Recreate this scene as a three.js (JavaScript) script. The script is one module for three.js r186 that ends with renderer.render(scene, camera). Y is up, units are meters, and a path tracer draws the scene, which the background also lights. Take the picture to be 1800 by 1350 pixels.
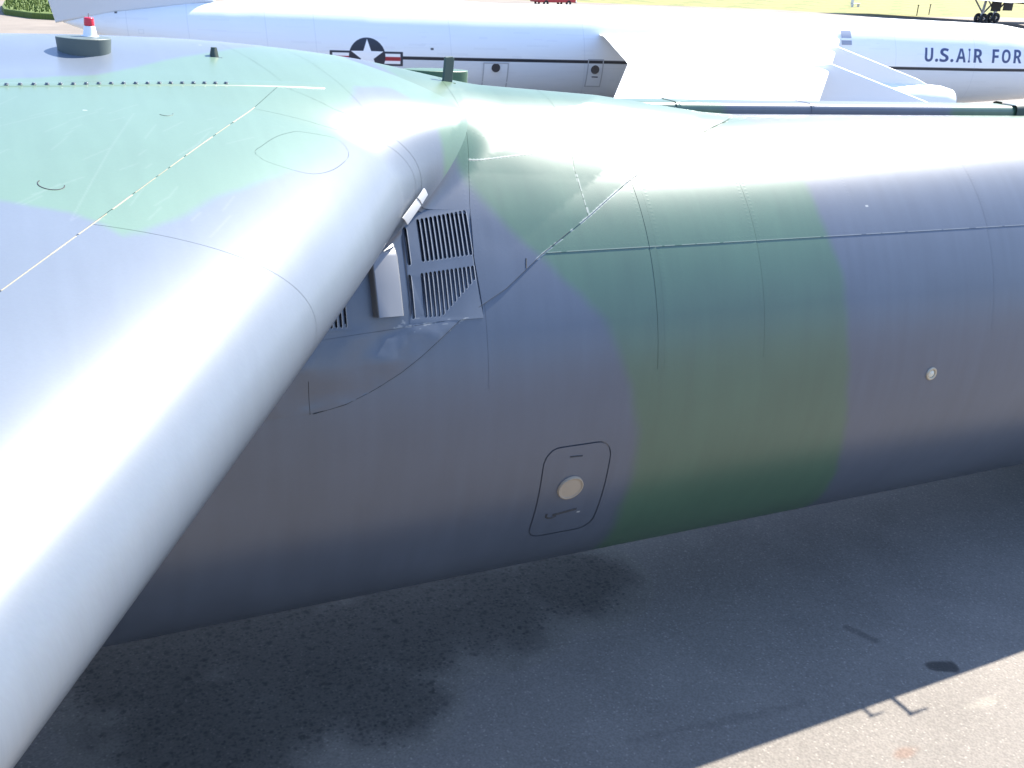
import * as THREE from 'three';
import { RoundedBoxGeometry } from 'three/addons/geometries/RoundedBoxGeometry.js';
import { mergeGeometries } from 'three/addons/utils/BufferGeometryUtils.js';

// ---------- camera, sky, sun, exposure ----------
const scene = new THREE.Scene();
const renderer = new THREE.WebGLRenderer({ antialias: true });
renderer.setSize(1024, 768);
renderer.toneMapping = THREE.LinearToneMapping;
renderer.toneMappingExposure = 3.3;
renderer.shadowMap.enabled = true;
const camera = new THREE.PerspectiveCamera(2 * Math.atan(675 / 1800) * 180 / Math.PI, 4 / 3, 0.1, 3000);
camera.position.set(0.17, 5.527, 7.03);
camera.up.set(0.1337, 0.9196, -0.3695);
camera.lookAt(0.17 + 0.40804, 5.527 - 0.39082, 7.03 - 0.82509);
const SKY = 1.12;
const SUN = new THREE.Vector3(0.88, 1, -0.325).normalize();
{ // hazy summer sky: pale at the horizon, soft blue overhead, brighter air round the sun
  const w = 1024, n = 512, d = new Float32Array(w * n * 4), zen = [0.08, 0.174, 0.41], hor = [0.32, 0.425, 0.56];
  for (let y = 0, k = 0; y < n; y++) for (let x = 0; x < w; x++, k += 4) {
    const el = ((y + 0.5) / n - 0.5) * Math.PI, az = ((x + 0.5) / w - 0.5) * 2 * Math.PI, c = Math.cos(el) * (Math.cos(az) * SUN.x + Math.sin(az) * SUN.z) + Math.sin(el) * SUN.y;
    const a = Math.acos(Math.min(1, Math.max(-1, c))), t = Math.pow(1 - Math.max(0, Math.sin(el)), 3), glow = 0.5 * Math.exp(-a / 0.25) + 0.12 * Math.exp(-a / 0.7);
    for (let q = 0; q < 3; q++) d[k + q] = (zen[q] + (hor[q] - zen[q]) * t + glow * [1, 0.97, 0.9][q]) * SKY;
    d[k + 3] = 1;
  }
  const tex = new THREE.DataTexture(d, w, n, THREE.RGBAFormat, THREE.FloatType);
  tex.mapping = THREE.EquirectangularReflectionMapping; tex.magFilter = tex.minFilter = THREE.LinearFilter; tex.needsUpdate = true;
  scene.background = tex; scene.environment = tex;
}
const sun = new THREE.DirectionalLight(new THREE.Color(1, 0.95, 0.86), 4.8);
sun.position.copy(SUN).multiplyScalar(80); sun.target.position.set(0, 0, 0);
sun.castShadow = true;
Object.assign(sun.shadow.camera, { left: -60, right: 60, top: 60, bottom: -60, near: 1, far: 260 });
sun.shadow.mapSize.set(4096, 4096);
scene.add(sun, sun.target);

// ---------- bomber geometry in its own frame: x to the nose, y up from the ground, z to starboard ----------
const YC = 2.65, FA = 1.5, FB = 1.85;                       // fuselage axis height, half width, half height
const clamp = (v, a, b) => Math.min(b, Math.max(a, v)), mix = (a, b, t) => a + (b - a) * t;
const sstep = (a, b, v) => { const t = clamp((v - a) / (b - a), 0, 1); return t * t * (3 - 2 * t); };
const lut = (xs, ys) => (x) => { if (x <= xs[0]) return ys[0]; for (let i = 1; i < xs.length; i++) if (x <= xs[i]) return mix(ys[i - 1], ys[i], (x - xs[i - 1]) / (xs[i] - xs[i - 1])); return ys[ys.length - 1]; };
const hash = (i, j) => { let h = (i * 374761393 + j * 668265263) | 0; h = Math.imul(h ^ (h >>> 13), 1274126177); return ((h ^ (h >>> 16)) >>> 0) / 4294967296; };
function vnoise(x, y) {
  const i = Math.floor(x), j = Math.floor(y); let u = x - i, v = y - j; u = u * u * (3 - 2 * u); v = v * v * (3 - 2 * v);
  return mix(mix(hash(i, j), hash(i + 1, j), u), mix(hash(i, j + 1), hash(i + 1, j + 1), u), v);
}
const fbm = (x, y, n = 4) => { let s = 0, a = 0.5, t = 0; for (let k = 0; k < n; k++) { s += a * vnoise(x + k * 17.3, y - k * 9.1); t += a; a *= 0.5; x *= 2.03; y *= 2.03; } return s / t; };
const wz = (z) => Math.sqrt(z * z + 0.7) - 0.837;           // span coordinate, rounded at the centre line
const WING = { x0: 2.595, y0: 1.635, sweep: 0.685, droop: 0.147, t: 0.158, inc: 0.045 };
const flare = (z) => 1 - sstep(0.6, 1.35, Math.abs(z));     // the leading edge flares forward and up into the fuselage
const xle = (z) => WING.x0 - WING.sweep * wz(z) + 0.3 * flare(z), yle = (z) => WING.y0 - WING.droop * wz(z);
const midY = (z, s) => yle(z) - WING.inc * s + 0.14 * flare(z) * sstep(0.1, 0.8, Math.abs(z)) * Math.exp(-Math.max(s, 0) / 0.4);
const chord = (z) => Math.max(2.6, 9.4 - 0.215 * Math.abs(z));
const halfThick = (s, c) => { const u = clamp(s / c, 0, 1); return 5 * WING.t * c * (0.2969 * Math.sqrt(u) - 0.126 * u - 0.3516 * u * u + 0.2843 * u ** 3 - 0.1036 * u ** 4); };
const thick2 = (s, c) => s > 0.01 ? halfThick(s, c) ** 2 : (s / 0.01) * halfThick(0.01, c) ** 2;
function wingDist(x, y, z) {                                // signed distance, good near the surface; y from the fuselage axis
  const c = chord(z), s = xle(z) - x, dy = y - midY(z, s), t2 = thick2(s, c), dt = (thick2(s + 0.004, c) - thick2(s - 0.004, c)) / 0.008;
  return (dy * dy - t2) / Math.hypot(2 * dy, dt * 1.19, 0.02);
}
const XF = 5.4;
const EDGE = lut([8.2, 9, 10.1, 11.9, 15.2, 18.2, 24.6, 30.3, 36.9, 45.5, 55.4, 63.3, 82, 90], [-9, 1.48, 1.69, 1.85, 2.06, 2.21, 2.485, 2.83, 3.11, 3.53, 3.965, 4.376, 5.22, 5.45]);                        // forward edge of the wing root fairing: angle round the fuselage (degrees) -> x
const rise = lut([0, 0.3, 0.8, 1.3, 2.3, 3.2, 4.2, 9], [0.012, 0.03, 0.09, 0.15, 0.21, 0.3, 0.33, 0.33]);
const dents = (x, deg) => (0.032 * (vnoise(x * 5.5 + 3, deg * 0.17) - 0.4) + 0.012 * (vnoise(x * 13, deg * 0.33 + 2) - 0.5)) * sstep(8, 11, deg) * (1 - sstep(22, 26, deg)) * sstep(1.2, 1.5, x) + 0.007 * (vnoise(x * 4, deg * 0.13 + 7) - 0.5) * sstep(36, 42, deg) * sstep(2.6, 2.8, x) * (1 - sstep(62, 70, deg));
function fairDist(x, y, z) {                                // the fuselage, swollen towards the wing inside the fairing's edge
  const phi = Math.atan2(y / FB, Math.abs(z) / FA), deg = phi * 180 / Math.PI, s = EDGE(deg) - x;
  const w = mix(0.3, 1, sstep(25, 80, deg)), off = 0.009 + (s > 0 ? rise(s) - 0.012 : 0) * w + (s > -0.05 ? dents(x, deg) : 0);
  const a = FA + off * 0.8, b = FB + off, k = Math.hypot(z / a, y / b);
  return (k - 1) * k / Math.hypot(z / (a * a), y / (b * b));
}
const smin = (a, b, k) => { const h = clamp(0.5 + 0.5 * (b - a) / k, 0, 1); return mix(b, a, h) - k * h * (1 - h); };
const bodyDist = (x, y, z) => smin(fairDist(x, y, z), wingDist(x, y, z), 0.08 + 0.22 * sstep(1.35, 1.9, y));
// ---------- helpers ----------
let seed = 7;
const rnd = () => { seed = (seed * 1664525 + 1013904223) >>> 0; return seed / 4294967296; };
const toS = (v) => { v = clamp(v, 0, 1); return 255 * (v <= 0.0031308 ? v * 12.92 : 1.055 * Math.pow(v, 1 / 2.4) - 0.055); };
function texture(w, h, fn, repeat) {                        // fn(u, v, out) gives linear colour
  const d = new Uint8Array(w * h * 4), o = [0, 0, 0];
  for (let j = 0, k = 0; j < h; j++) for (let i = 0; i < w; i++, k += 4) { fn((i + 0.5) / w, (j + 0.5) / h, o); d[k] = toS(o[0]); d[k + 1] = toS(o[1]); d[k + 2] = toS(o[2]); d[k + 3] = 255; }
  return finish(new THREE.DataTexture(d, w, h), true, repeat);
}
function greyTexture(w, h, fn, repeat) {
  const d = new Uint8Array(w * h * 4);
  for (let j = 0, k = 0; j < h; j++) for (let i = 0; i < w; i++, k += 4) { d[k] = d[k + 1] = d[k + 2] = 255 * clamp(fn((i + 0.5) / w, (j + 0.5) / h), 0, 1); d[k + 3] = 255; }
  return finish(new THREE.DataTexture(d, w, h), false, repeat);
}
function finish(t, srgb, repeat) {
  t.magFilter = THREE.LinearFilter; t.minFilter = THREE.LinearFilter;
  t.wrapS = t.wrapT = repeat ? THREE.RepeatWrapping : THREE.ClampToEdgeWrapping;
  if (srgb) t.colorSpace = THREE.SRGBColorSpace;
  t.needsUpdate = true; return t;
}
function segDist(px, py, ax, ay, bx, by) { const dx = bx - ax, dy = by - ay, t = clamp(((px - ax) * dx + (py - ay) * dy) / (dx * dx + dy * dy), 0, 1); return Math.hypot(px - ax - t * dx, py - ay - t * dy); }
function polySD(P, x, y) {                                  // signed distance to a polygon, negative inside
  let d = 1e9, c = false;
  for (let i = 0, j = P.length - 1; i < P.length; j = i++) {
    d = Math.min(d, segDist(x, y, P[j][0], P[j][1], P[i][0], P[i][1]));
    if ((P[i][1] > y) !== (P[j][1] > y) && x < (P[j][0] - P[i][0]) * (y - P[i][1]) / (P[j][1] - P[i][1]) + P[i][0]) c = !c;
  }
  return c ? -d : d;
}
const sdRR = (x, y, a, b, r) => { const u = Math.abs(x) - a + r, v = Math.abs(y) - b + r; return Math.hypot(Math.max(u, 0), Math.max(v, 0)) + Math.min(Math.max(u, v), 0) - r; };

const names = {};
const numbered = (n) => { const k = names[n] = (names[n] ?? -1) + 1; return k ? n + '_' + String(k).padStart(3, '0') : n; };
function shadow(o) { o.castShadow = o.receiveShadow = true; return o; }
function part(name, geo, mat, parent) { const m = shadow(new THREE.Mesh(geo, mat)); m.name = numbered(name); parent.add(m); return m; }
function thing(name, label, category, pos = [0, 0, 0], turn = 0, group) {
  const o = new THREE.Group(); o.name = numbered(name); o.position.set(...pos); o.rotation.y = turn; o.userData = { label, category }; if (group) o.userData.group = group; scene.add(o); return o;
}
function struct(name, geo, mat) { const m = part(name, geo, mat, scene); m.userData.kind = 'structure'; return m; }
const std = (rgb, roughness, more = {}) => new THREE.MeshPhysicalMaterial({ color: new THREE.Color().setRGB(...rgb), roughness, side: THREE.DoubleSide, ...more });
function makeGeo(P, I, UV, N) {
  const g = new THREE.BufferGeometry(); g.setAttribute('position', new THREE.Float32BufferAttribute(P, 3)); if (I) g.setIndex(I);
  g.setAttribute('uv', new THREE.Float32BufferAttribute(UV ?? new Float32Array(P.length / 3 * 2), 2));
  if (N) g.setAttribute('normal', new THREE.Float32BufferAttribute(N, 3)); else g.computeVertexNormals();
  return g;
}
function gridGeo(nu, nv, fn, uvf) {                          // fn(u, v) -> [x, y, z]
  const P = [], UV = [], I = [];
  for (let j = 0; j <= nv; j++) for (let i = 0; i <= nu; i++) { const p = fn(i / nu, j / nv); P.push(...p); UV.push(...(uvf ? uvf(p, i / nu, j / nv) : [i / nu, j / nv])); }
  for (let j = 0; j < nv; j++) for (let i = 0; i < nu; i++) { const a = j * (nu + 1) + i, b = a + 1, c = a + nu + 1, d = c + 1; I.push(a, b, d, a, d, c); }
  return makeGeo(P, I, UV);
}
const plain = (g) => { const h = g.index ? g.toNonIndexed() : g; for (const k of Object.keys(h.attributes)) if (!['position', 'normal', 'uv'].includes(k)) h.deleteAttribute(k); return h; };
const join = (...gs) => mergeGeometries(gs.map(plain));
function box(w, h, d, x, y, z, r = 0.01, turn = [0, 0, 0]) { const g = new RoundedBoxGeometry(w, h, d, 2, Math.min(r, w / 2.01, h / 2.01, d / 2.01)); g.rotateX(turn[0]); g.rotateY(turn[1]); g.rotateZ(turn[2]); g.translate(x, y, z); return g; }
function rod(a, b, r0, r1 = r0, n = 12) {
  const A = new THREE.Vector3(...a), B = new THREE.Vector3(...b), g = new THREE.CylinderGeometry(r1, r0, A.distanceTo(B), n);
  g.applyQuaternion(new THREE.Quaternion().setFromUnitVectors(new THREE.Vector3(0, 1, 0), B.clone().sub(A).normalize())); const m = A.add(B).multiplyScalar(0.5); g.translate(m.x, m.y, m.z); return g;
}
// first surface met going out from the axis at angle deg (degrees), and the surface seen from above
function onSide(x, deg, off = 0) {
  const t = deg * Math.PI / 180, sy = FB * Math.sin(t), sz = FA * Math.cos(t); let r = 0.985;
  while (bodyDist(x, r * sy, r * sz) < 0 && r < 1.5) r += 0.006;
  let a = r - 0.006, b = r; for (let i = 0; i < 12; i++) { const m = (a + b) / 2; bodyDist(x, m * sy, m * sz) < 0 ? a = m : b = m; }
  const p = [x, a * sy, a * sz]; if (off) { const n = normalAt(bodyDist, ...p); for (let i = 0; i < 3; i++) p[i] += n[i] * off; } return p;
}
function onFair(x, deg, off = 0) {                          // root fairing alone, as if the wing were not there
  const t = deg * Math.PI / 180, sy = FB * Math.sin(t), sz = FA * Math.cos(t); let a = 0.98, b = 1.3;
  for (let i = 0; i < 18; i++) { const m = (a + b) / 2; fairDist(x, m * sy, m * sz) < 0 ? a = m : b = m; }
  const p = [x, a * sy, a * sz]; if (off) { const n = normalAt(fairDist, ...p); for (let i = 0; i < 3; i++) p[i] += n[i] * off; } return p;
}
function onTop(x, z, off = 0) {
  let y = 2.6; while (bodyDist(x, y, z) > 0 && y > 0.3) y -= 0.02;
  let a = y, b = y + 0.02; for (let i = 0; i < 12; i++) { const m = (a + b) / 2; bodyDist(x, m, z) < 0 ? a = m : b = m; }
  const p = [x, a, z]; if (off) { const n = normalAt(bodyDist, ...p); for (let i = 0; i < 3; i++) p[i] += n[i] * off; } return p;
}
function onHull(x, deg, off = 0) {                          // bare fuselage
  const t = deg * Math.PI / 180, n = [0, Math.sin(t) / FB, Math.cos(t) / FA], l = Math.hypot(...n);
  return [x, FB * Math.sin(t) + off * n[1] / l, FA * Math.cos(t) + off * n[2] / l];
}
function normalAt(f, x, y, z) { const e = 0.006, n = [f(x + e, y, z) - f(x - e, y, z), f(x, y + e, z) - f(x, y - e, z), f(x, y, z + e) - f(x, y, z - e)], l = Math.hypot(...n) || 1; return [n[0] / l, n[1] / l, n[2] / l]; }
const degOf = (y, z) => Math.atan2(y / FB, Math.abs(z) / FA) * 180 / Math.PI;
// a closed net over the zero surface of f
function surfaceNet(f, lo, hi, h) {
  const n = [0, 1, 2].map((k) => Math.round((hi[k] - lo[k]) / h) + 1), [nx, ny, nz] = n, V = new Float32Array(nx * ny * nz), id = new Int32Array(nx * ny * nz).fill(-1), P = [], I = [];
  const at = (i, j, k) => i + nx * (j + ny * k);
  for (let k = 0; k < nz; k++) for (let j = 0; j < ny; j++) for (let i = 0; i < nx; i++) V[at(i, j, k)] = f(lo[0] + i * h, lo[1] + j * h, lo[2] + k * h);
  for (let k = 0; k < nz - 1; k++) for (let j = 0; j < ny - 1; j++) for (let i = 0; i < nx - 1; i++) {
    let c = 0, sx = 0, sy = 0, sz = 0; const v = [];
    for (let q = 0; q < 8; q++) v.push(V[at(i + (q & 1), j + (q >> 1 & 1), k + (q >> 2))]);
    const s0 = v[0] < 0; if (v.every((w) => (w < 0) === s0)) continue;
    for (let a = 0; a < 8; a++) for (const bit of [1, 2, 4]) if (!(a & bit)) { const b = a | bit; if ((v[a] < 0) !== (v[b] < 0)) { const t = v[a] / (v[a] - v[b]); c++; sx += mix(a & 1, b & 1, t); sy += mix(a >> 1 & 1, b >> 1 & 1, t); sz += mix(a >> 2, b >> 2, t); } }
    id[at(i, j, k)] = P.length / 3; P.push(lo[0] + (i + sx / c) * h, lo[1] + (j + sy / c) * h, lo[2] + (k + sz / c) * h);
  }
  const quad = (a, b, c, d, flip) => { if (a < 0 || b < 0 || c < 0 || d < 0) return; flip ? I.push(a, c, b, a, d, c) : I.push(a, b, c, a, c, d); };
  for (let k = 1; k < nz - 1; k++) for (let j = 1; j < ny - 1; j++) for (let i = 1; i < nx - 1; i++) {
    const s = V[at(i, j, k)] < 0;
    if (s !== (V[at(i + 1, j, k)] < 0)) quad(id[at(i, j - 1, k - 1)], id[at(i, j, k - 1)], id[at(i, j, k)], id[at(i, j - 1, k)], !s);
    if (s !== (V[at(i, j + 1, k)] < 0)) quad(id[at(i - 1, j, k - 1)], id[at(i - 1, j, k)], id[at(i, j, k)], id[at(i, j, k - 1)], !s);
    if (s !== (V[at(i, j, k + 1)] < 0)) quad(id[at(i - 1, j - 1, k)], id[at(i, j - 1, k)], id[at(i, j, k)], id[at(i - 1, j, k)], !s);
  }
  const N = [];
  for (let q = 0; q < P.length; q += 3) {
    let nn;
    for (let it = 0; it < 3; it++) { const d = f(P[q], P[q + 1], P[q + 2]); nn = normalAt(f, P[q], P[q + 1], P[q + 2]); const s = clamp(d, -h / 2, h / 2); for (let a = 0; a < 3; a++) P[q + a] -= s * nn[a]; }
    N.push(...normalAt(f, P[q], P[q + 1], P[q + 2]));
  }
  return { P, N, I };
}
// the part of a mesh where g(point) > 0
function clip(m, g) {
  const P = [], N = [], I = [], map = new Map(), G = new Float32Array(m.P.length / 3);
  for (let i = 0; i < G.length; i++) G[i] = g(m.P[3 * i], m.P[3 * i + 1], m.P[3 * i + 2]);
  const vert = (i) => { let k = map.get(i); if (k === undefined) { k = P.length / 3; map.set(i, k); for (let a = 0; a < 3; a++) { P.push(m.P[3 * i + a]); N.push(m.N[3 * i + a]); } } return k; };
  const cut = (i, j) => { if (i > j) [i, j] = [j, i]; const key = i * 4194304 + j + 0.5; let k = map.get(key); if (k === undefined) { const t = G[i] / (G[i] - G[j]); k = P.length / 3; map.set(key, k); for (let a = 0; a < 3; a++) { P.push(mix(m.P[3 * i + a], m.P[3 * j + a], t)); N.push(mix(m.N[3 * i + a], m.N[3 * j + a], t)); } } return k; };
  for (let q = 0; q < m.I.length; q += 3) {
    const t = [m.I[q], m.I[q + 1], m.I[q + 2]], out = [];
    for (let a = 0; a < 3; a++) { const i = t[a], j = t[(a + 1) % 3]; if (G[i] > 0) out.push(vert(i)); if ((G[i] > 0) !== (G[j] > 0)) out.push(cut(i, j)); }
    for (let a = 2; a < out.length; a++) I.push(out[0], out[a - 1], out[a]);
  }
  return { P, N, I };
}
function shell(m, uvf, off = 0) {                            // a net as a geometry in the aircraft's frame
  const P = [], UV = [];
  for (let i = 0; i < m.P.length; i += 3) { P.push(m.P[i] + off * m.N[i], m.P[i + 1] + off * m.N[i + 1] + YC, m.P[i + 2] + off * m.N[i + 2]); UV.push(...uvf(m.P[i], m.P[i + 1], m.P[i + 2])); }
  return makeGeo(P, m.I, UV, m.N);
}
// a raised strip along points on a surface: at(point, off) -> [x, y, z] from the axis
function strip(pts, width, height, at, uvf) {
  const C = pts.map((p) => at(p, 0)), P = [], UV = [], I = [];
  for (let i = 0; i < C.length; i++) {
    const a = C[Math.max(0, i - 1)], b = C[Math.min(C.length - 1, i + 1)], t = new THREE.Vector3(b[0] - a[0], b[1] - a[1], b[2] - a[2]).normalize(), n = new THREE.Vector3(...normalAt(bodyDist, ...C[i])), s = t.clone().cross(n).normalize();
    for (const [u, v] of [[-0.5, -0.004], [-0.44, height], [0.44, height], [0.5, -0.004]]) { const p = [0, 1, 2].map((k) => C[i][k] + s.getComponent(k) * u * width + n.getComponent(k) * v); P.push(p[0], p[1] + YC, p[2]); UV.push(...(uvf ? uvf(...p) : [0, 0])); }
  }
  for (let i = 0; i + 1 < C.length; i++) for (let k = 0; k < 3; k++) { const a = i * 4 + k; I.push(a, a + 4, a + 5, a, a + 5, a + 1); }
  return makeGeo(P, I, UV);
}
const dense = (pts, n) => { const o = []; for (let i = 0; i + 1 < pts.length; i++) for (let k = 0; k < n; k++) o.push([mix(pts[i][0], pts[i + 1][0], k / n), mix(pts[i][1], pts[i + 1][1], k / n)]); o.push(pts[pts.length - 1]); return o; };
const smooth = (pts, n) => new THREE.CatmullRomCurve3(pts.map((p) => new THREE.Vector3(p[0], p[1], 0)), false, 'centripetal').getPoints(n).map((v) => [v.x, v.y]);
// ---------- ground ----------
const groundTex = texture(1024, 1024, (u, v, o) => {         // 12 m square of worn asphalt, repeating
  const x = u * 12, y = v * 12, g = 0.75 + 0.5 * fbm(x * 0.5, y * 0.5, 3) * Math.min(1, 8 * Math.min(u, 1 - u, v, 1 - v)) + 0.25 * (hash(Math.floor(u * 1024), Math.floor(v * 1024)) - 0.5);
  o[0] = 0.205 * g; o[1] = 0.18 * g; o[2] = 0.152 * g;
}, true);
groundTex.repeat.set(1 / 12, 1 / 12);
const flat = (pts, y, name, mat) => {                        // pts in [x, z]
  const s = new THREE.Shape(pts.map(([x, z]) => new THREE.Vector2(x, -z))), g = new THREE.ShapeGeometry(s); g.rotateX(-Math.PI / 2); g.translate(0, y, 0);
  const p = g.attributes.position, uv = g.attributes.uv; for (let i = 0; i < p.count; i++) uv.setXY(i, p.getX(i), p.getZ(i));
  return struct(name, g, mat);
};
const asphalt = std([1, 1, 1], 0.92, { map: groundTex });
flat([[-1500, -1500], [1500, -1500], [1500, 1500], [-1500, 1500]], -0.008, 'ground', asphalt);
// the stretch of apron beside the bomber with its stains and painted underside shade: x -8..16, z -8..12
const oilAndShade = [[2.6, -0.05, 1.0], [3.4, -0.1, 1.0], [4.4, -0.1, 0.8], [1.7, 0.3, 1.1], [0.9, 0.6, 1.0], [2.2, 0.8, 0.7], [1.5, -0.5, 0.9], [0.6, -0.3, 0.9]];  // oil spots, plus broad darkening that paints the shade under wing and belly
const apronTex = texture(2048, 1706, (u, v, o) => {
  const x = -8 + 24 * u, z = -8 + 20 * v, grain = hash(Math.floor(u * 2048), Math.floor(v * 1706)), big = fbm(x * 0.35 + 5, z * 0.35, 3), mid = fbm(x * 2.2, z * 2.2 + 9, 3);
  let g = 0.72 + 0.36 * big + 0.22 * (mid - 0.5) + 0.34 * (grain - 0.5) + (grain > 0.985 ? 0.5 : 0);
  let r = 0.205 * g, gg = 0.18 * g, b = 0.152 * g;
  let oilShadeMask = 0; for (const [ox, oz, s] of oilAndShade) oilShadeMask = Math.max(oilShadeMask, 1 - Math.hypot(x - ox, z - oz) / s);
  if (oilShadeMask > 0) { const bl = 1 - 0.5 * sstep(0, 0.5, oilShadeMask + 0.5 * (fbm(x * 3 + 4, z * 3, 4) - 0.5)); r *= bl; gg *= bl; b *= bl; let sp = 0; for (const [c, q] of [[0.035, 0.5], [0.06, 0.38], [0.1, 0.16]]) { const ci = Math.floor(x / c), cj = Math.floor(z / c); for (let a = -1; a < 2; a++) for (let e = -1; e < 2; e++) { const h1 = hash(ci + a + 91, cj + e), h2 = hash(ci + a, cj + e + 57), h3 = hash(ci + a + 13, cj + e + 29); if (h3 > q * Math.min(1, oilShadeMask * 2.2)) continue; sp = Math.max(sp, (0.5 + 0.5 * h2) * (1 - sstep(0.1 * c, 0.36 * c, Math.hypot(x - (ci + a + 0.2 + 0.6 * h1) * c, z - (cj + e + 0.2 + 0.6 * h2) * c) + 0.25 * c * (vnoise(x * 50, z * 50) - 0.5)))); } } const k = 1 - 0.6 * sp * Math.min(1, oilShadeMask * 3); r *= k; gg *= k; b *= k * 0.97; }
  const s1 = segDist(x, z, 6.71, 2.21, 6.85, 2.27) / 0.075 + 0.5 * (fbm(x * 14, z * 14, 2) - 0.5); const k1 = 1 - 0.7 * (1 - sstep(0.6, 1.15, s1)); r *= k1; gg *= k1; b *= k1;   // dark spill
  const s2 = segDist(x, z, 6.4, 1.5, 6.5, 1.74); const k2 = 1 - 0.35 * (1 - sstep(0.02, 0.06, s2)); r *= k2; gg *= k2; b *= k2;                       // tyre scuff
  const s3 = segDist(x, z, 3.8, 1.97, 5.34, 2.15); const k3 = 1 - 0.16 * (1 - sstep(0.02, 0.09, s3 + 0.05 * vnoise(x * 8, z * 8))); r *= k3; gg *= k3; b *= k3;
  const s4 = Math.hypot((x - 6.75) / 0.22, (z - 2.72) / 0.06) + 0.6 * (fbm(x * 9, z * 9, 2) - 0.5); const k4 = 0.35 * (1 - sstep(0.4, 1.1, s4)); r += 0.12 * k4; gg += 0.11 * k4; b += 0.08 * k4;
  const s5 = Math.hypot((x - 5.7) / 0.15, (z - 2.9) / 0.07) + 0.6 * (fbm(x * 9, z * 9, 2) - 0.5); const k5 = 0.2 * (1 - sstep(0.4, 1.1, s5)); gg *= 1 - k5; b *= 1 - 1.4 * k5;
  const cr = Math.abs(z - 0.2 - 0.6 * fbm(x * 0.8, 3, 3) - 0.1 * x); if (cr < 0.006 && x > 1 && x < 6) { r *= 0.88; gg *= 0.88; b *= 0.88; }
  o[0] = r; o[1] = gg; o[2] = b;
});
{
  const g = new THREE.PlaneGeometry(24, 20); g.rotateX(-Math.PI / 2); g.translate(4, 0, 2); const p = g.attributes.position, uv = g.attributes.uv;
  for (let i = 0; i < p.count; i++) uv.setXY(i, (p.getX(i) + 8) / 24, (p.getZ(i) + 8) / 20);
  const bump = greyTexture(256, 256, (u, v) => hash(Math.floor(u * 256), Math.floor(v * 256) + 71), true); bump.repeat.set(8, 6.6);
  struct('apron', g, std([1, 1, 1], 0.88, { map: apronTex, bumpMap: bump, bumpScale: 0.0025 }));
}

// ---------- bomber ----------
const bomber = thing('jet_bomber', 'large green and blue-grey camouflaged jet bomber with swept wing filling the foreground', 'airplane');
bomber.rotation.z = -0.03066;
const GREY = [0.066, 0.082, 0.11], GREEN = [0.048, 0.104, 0.061], WGREY_GLARE = [0.12, 0.142, 0.172], WGREEN_GLARE = [0.112, 0.175, 0.132];  // wing pair is the same camouflage lightened, with glare painted into the colour
const camoLeft = lut([-90, -45, -27, -16, -4.7, 5.3, 14.5, 22.3, 30.2, 36.2, 39.7, 46, 51.3, 57, 62, 70, 90], [4.2, 3.96, 3.89, 3.9, 3.86, 3.76, 3.65, 3.53, 3.29, 3.12, 3.0, 2.83, 2.71, 2.6, 2.5, 2.45, 2.3]);
const camoRight = lut([-90, -45, -32, -24.6, -14, -0.5, 11, 22.4, 28, 34, 44, 90], [6.5, 6.18, 6.08, 6, 5.89, 5.78, 5.72, 5.69, 5.66, 5.61, 5.55, 5.45]);
const fusTex = texture(2048, 1024, (u, v, o) => {             // x -8..12, angle -90..90
  const x = -8 + 20 * u, deg = -90 + 180 * v, n = 0.05 * (fbm(x * 5, deg * 0.14, 3) - 0.5);
  const g = Math.max(sstep(-0.07, 0.07, x - camoLeft(deg) + n) * (1 - sstep(-0.055, 0.055, x - camoRight(deg) + n)), sstep(8.9, 9.0, x + n + 0.01 * deg));
  const m = 0.93 + 0.2 * (fbm(x * 1.3, deg * 0.05, 4) - 0.45) + 0.15 * (fbm(x * 16, deg * 0.06, 2) - 0.5) + 0.05 * (hash(Math.floor(u * 2048), Math.floor(v * 1024)) - 0.5);
  for (let k = 0; k < 3; k++) o[k] = mix(GREY[k], GREEN[k], g) * m;
  let chip = 0;                                              // paint worn off the lap joints; the lengthwise one also has its edge light painted
  if (x > EDGE(37.9) && deg > 37.46 && deg < 37.68 && fbm(x * 14, 3, 3) > 0.3) chip = 0.3;
  const e = x - EDGE(deg); if (deg > 36 && e > -0.014 && e < 0.016 && fbm(x * 14, deg * 0.6, 2) > 0.42) chip = 0.5;
  if (hash(Math.floor(u * 680), Math.floor(v * 340) + 5) > 0.99996) chip = 0.5;
  if (deg > 22.2 && deg < 26 && x > 2.0 && x < 2.55 && fbm(x * 30, deg * 2, 2) > 0.8 - 0.14 * (Math.abs(deg - 24.4) < 0.5)) chip = 0.3;
  if (Math.abs(x - 3.53 + (deg - 50) * 0.0012) < 0.006 && deg > 45 && deg < 66 && fbm(deg, 1, 2) > 0.35) chip = 0.4;
  if (Math.abs(deg - 58 - (x - 2.7) * 5.8) < 0.2 && x > 2.7 && x < 3.5) chip = 0.5;
  if (chip) { o[0] = mix(o[0], 0.5, chip); o[1] = mix(o[1], 0.5, chip); o[2] = mix(o[2], 0.45, chip); }
});
const camoPoly = [[-9, 2.5], [-0.05, 2.67], [0.19, 2.72], [0.29, 2.8], [0.37, 2.87], [0.45, 2.82], [0.66, 2.58], [1.05, 2.15], [1.4, 1.8], [1.61, 1.55], [1.75, 1.2], [1.88, 0.92], [1.99, 0.68], [2.25, 0.6], [2.46, 0.75], [2.5, 1.25], [3.3, 1.2], [3.4, 0.5], [3.4, -0.8], [1.7, -0.6], [1.65, -0.04], [1.09, 0.45], [0.91, 0.58], [0.7, 0.78], [0.47, 0.99], [0, 1.1], [-9, 1.3]];
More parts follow.
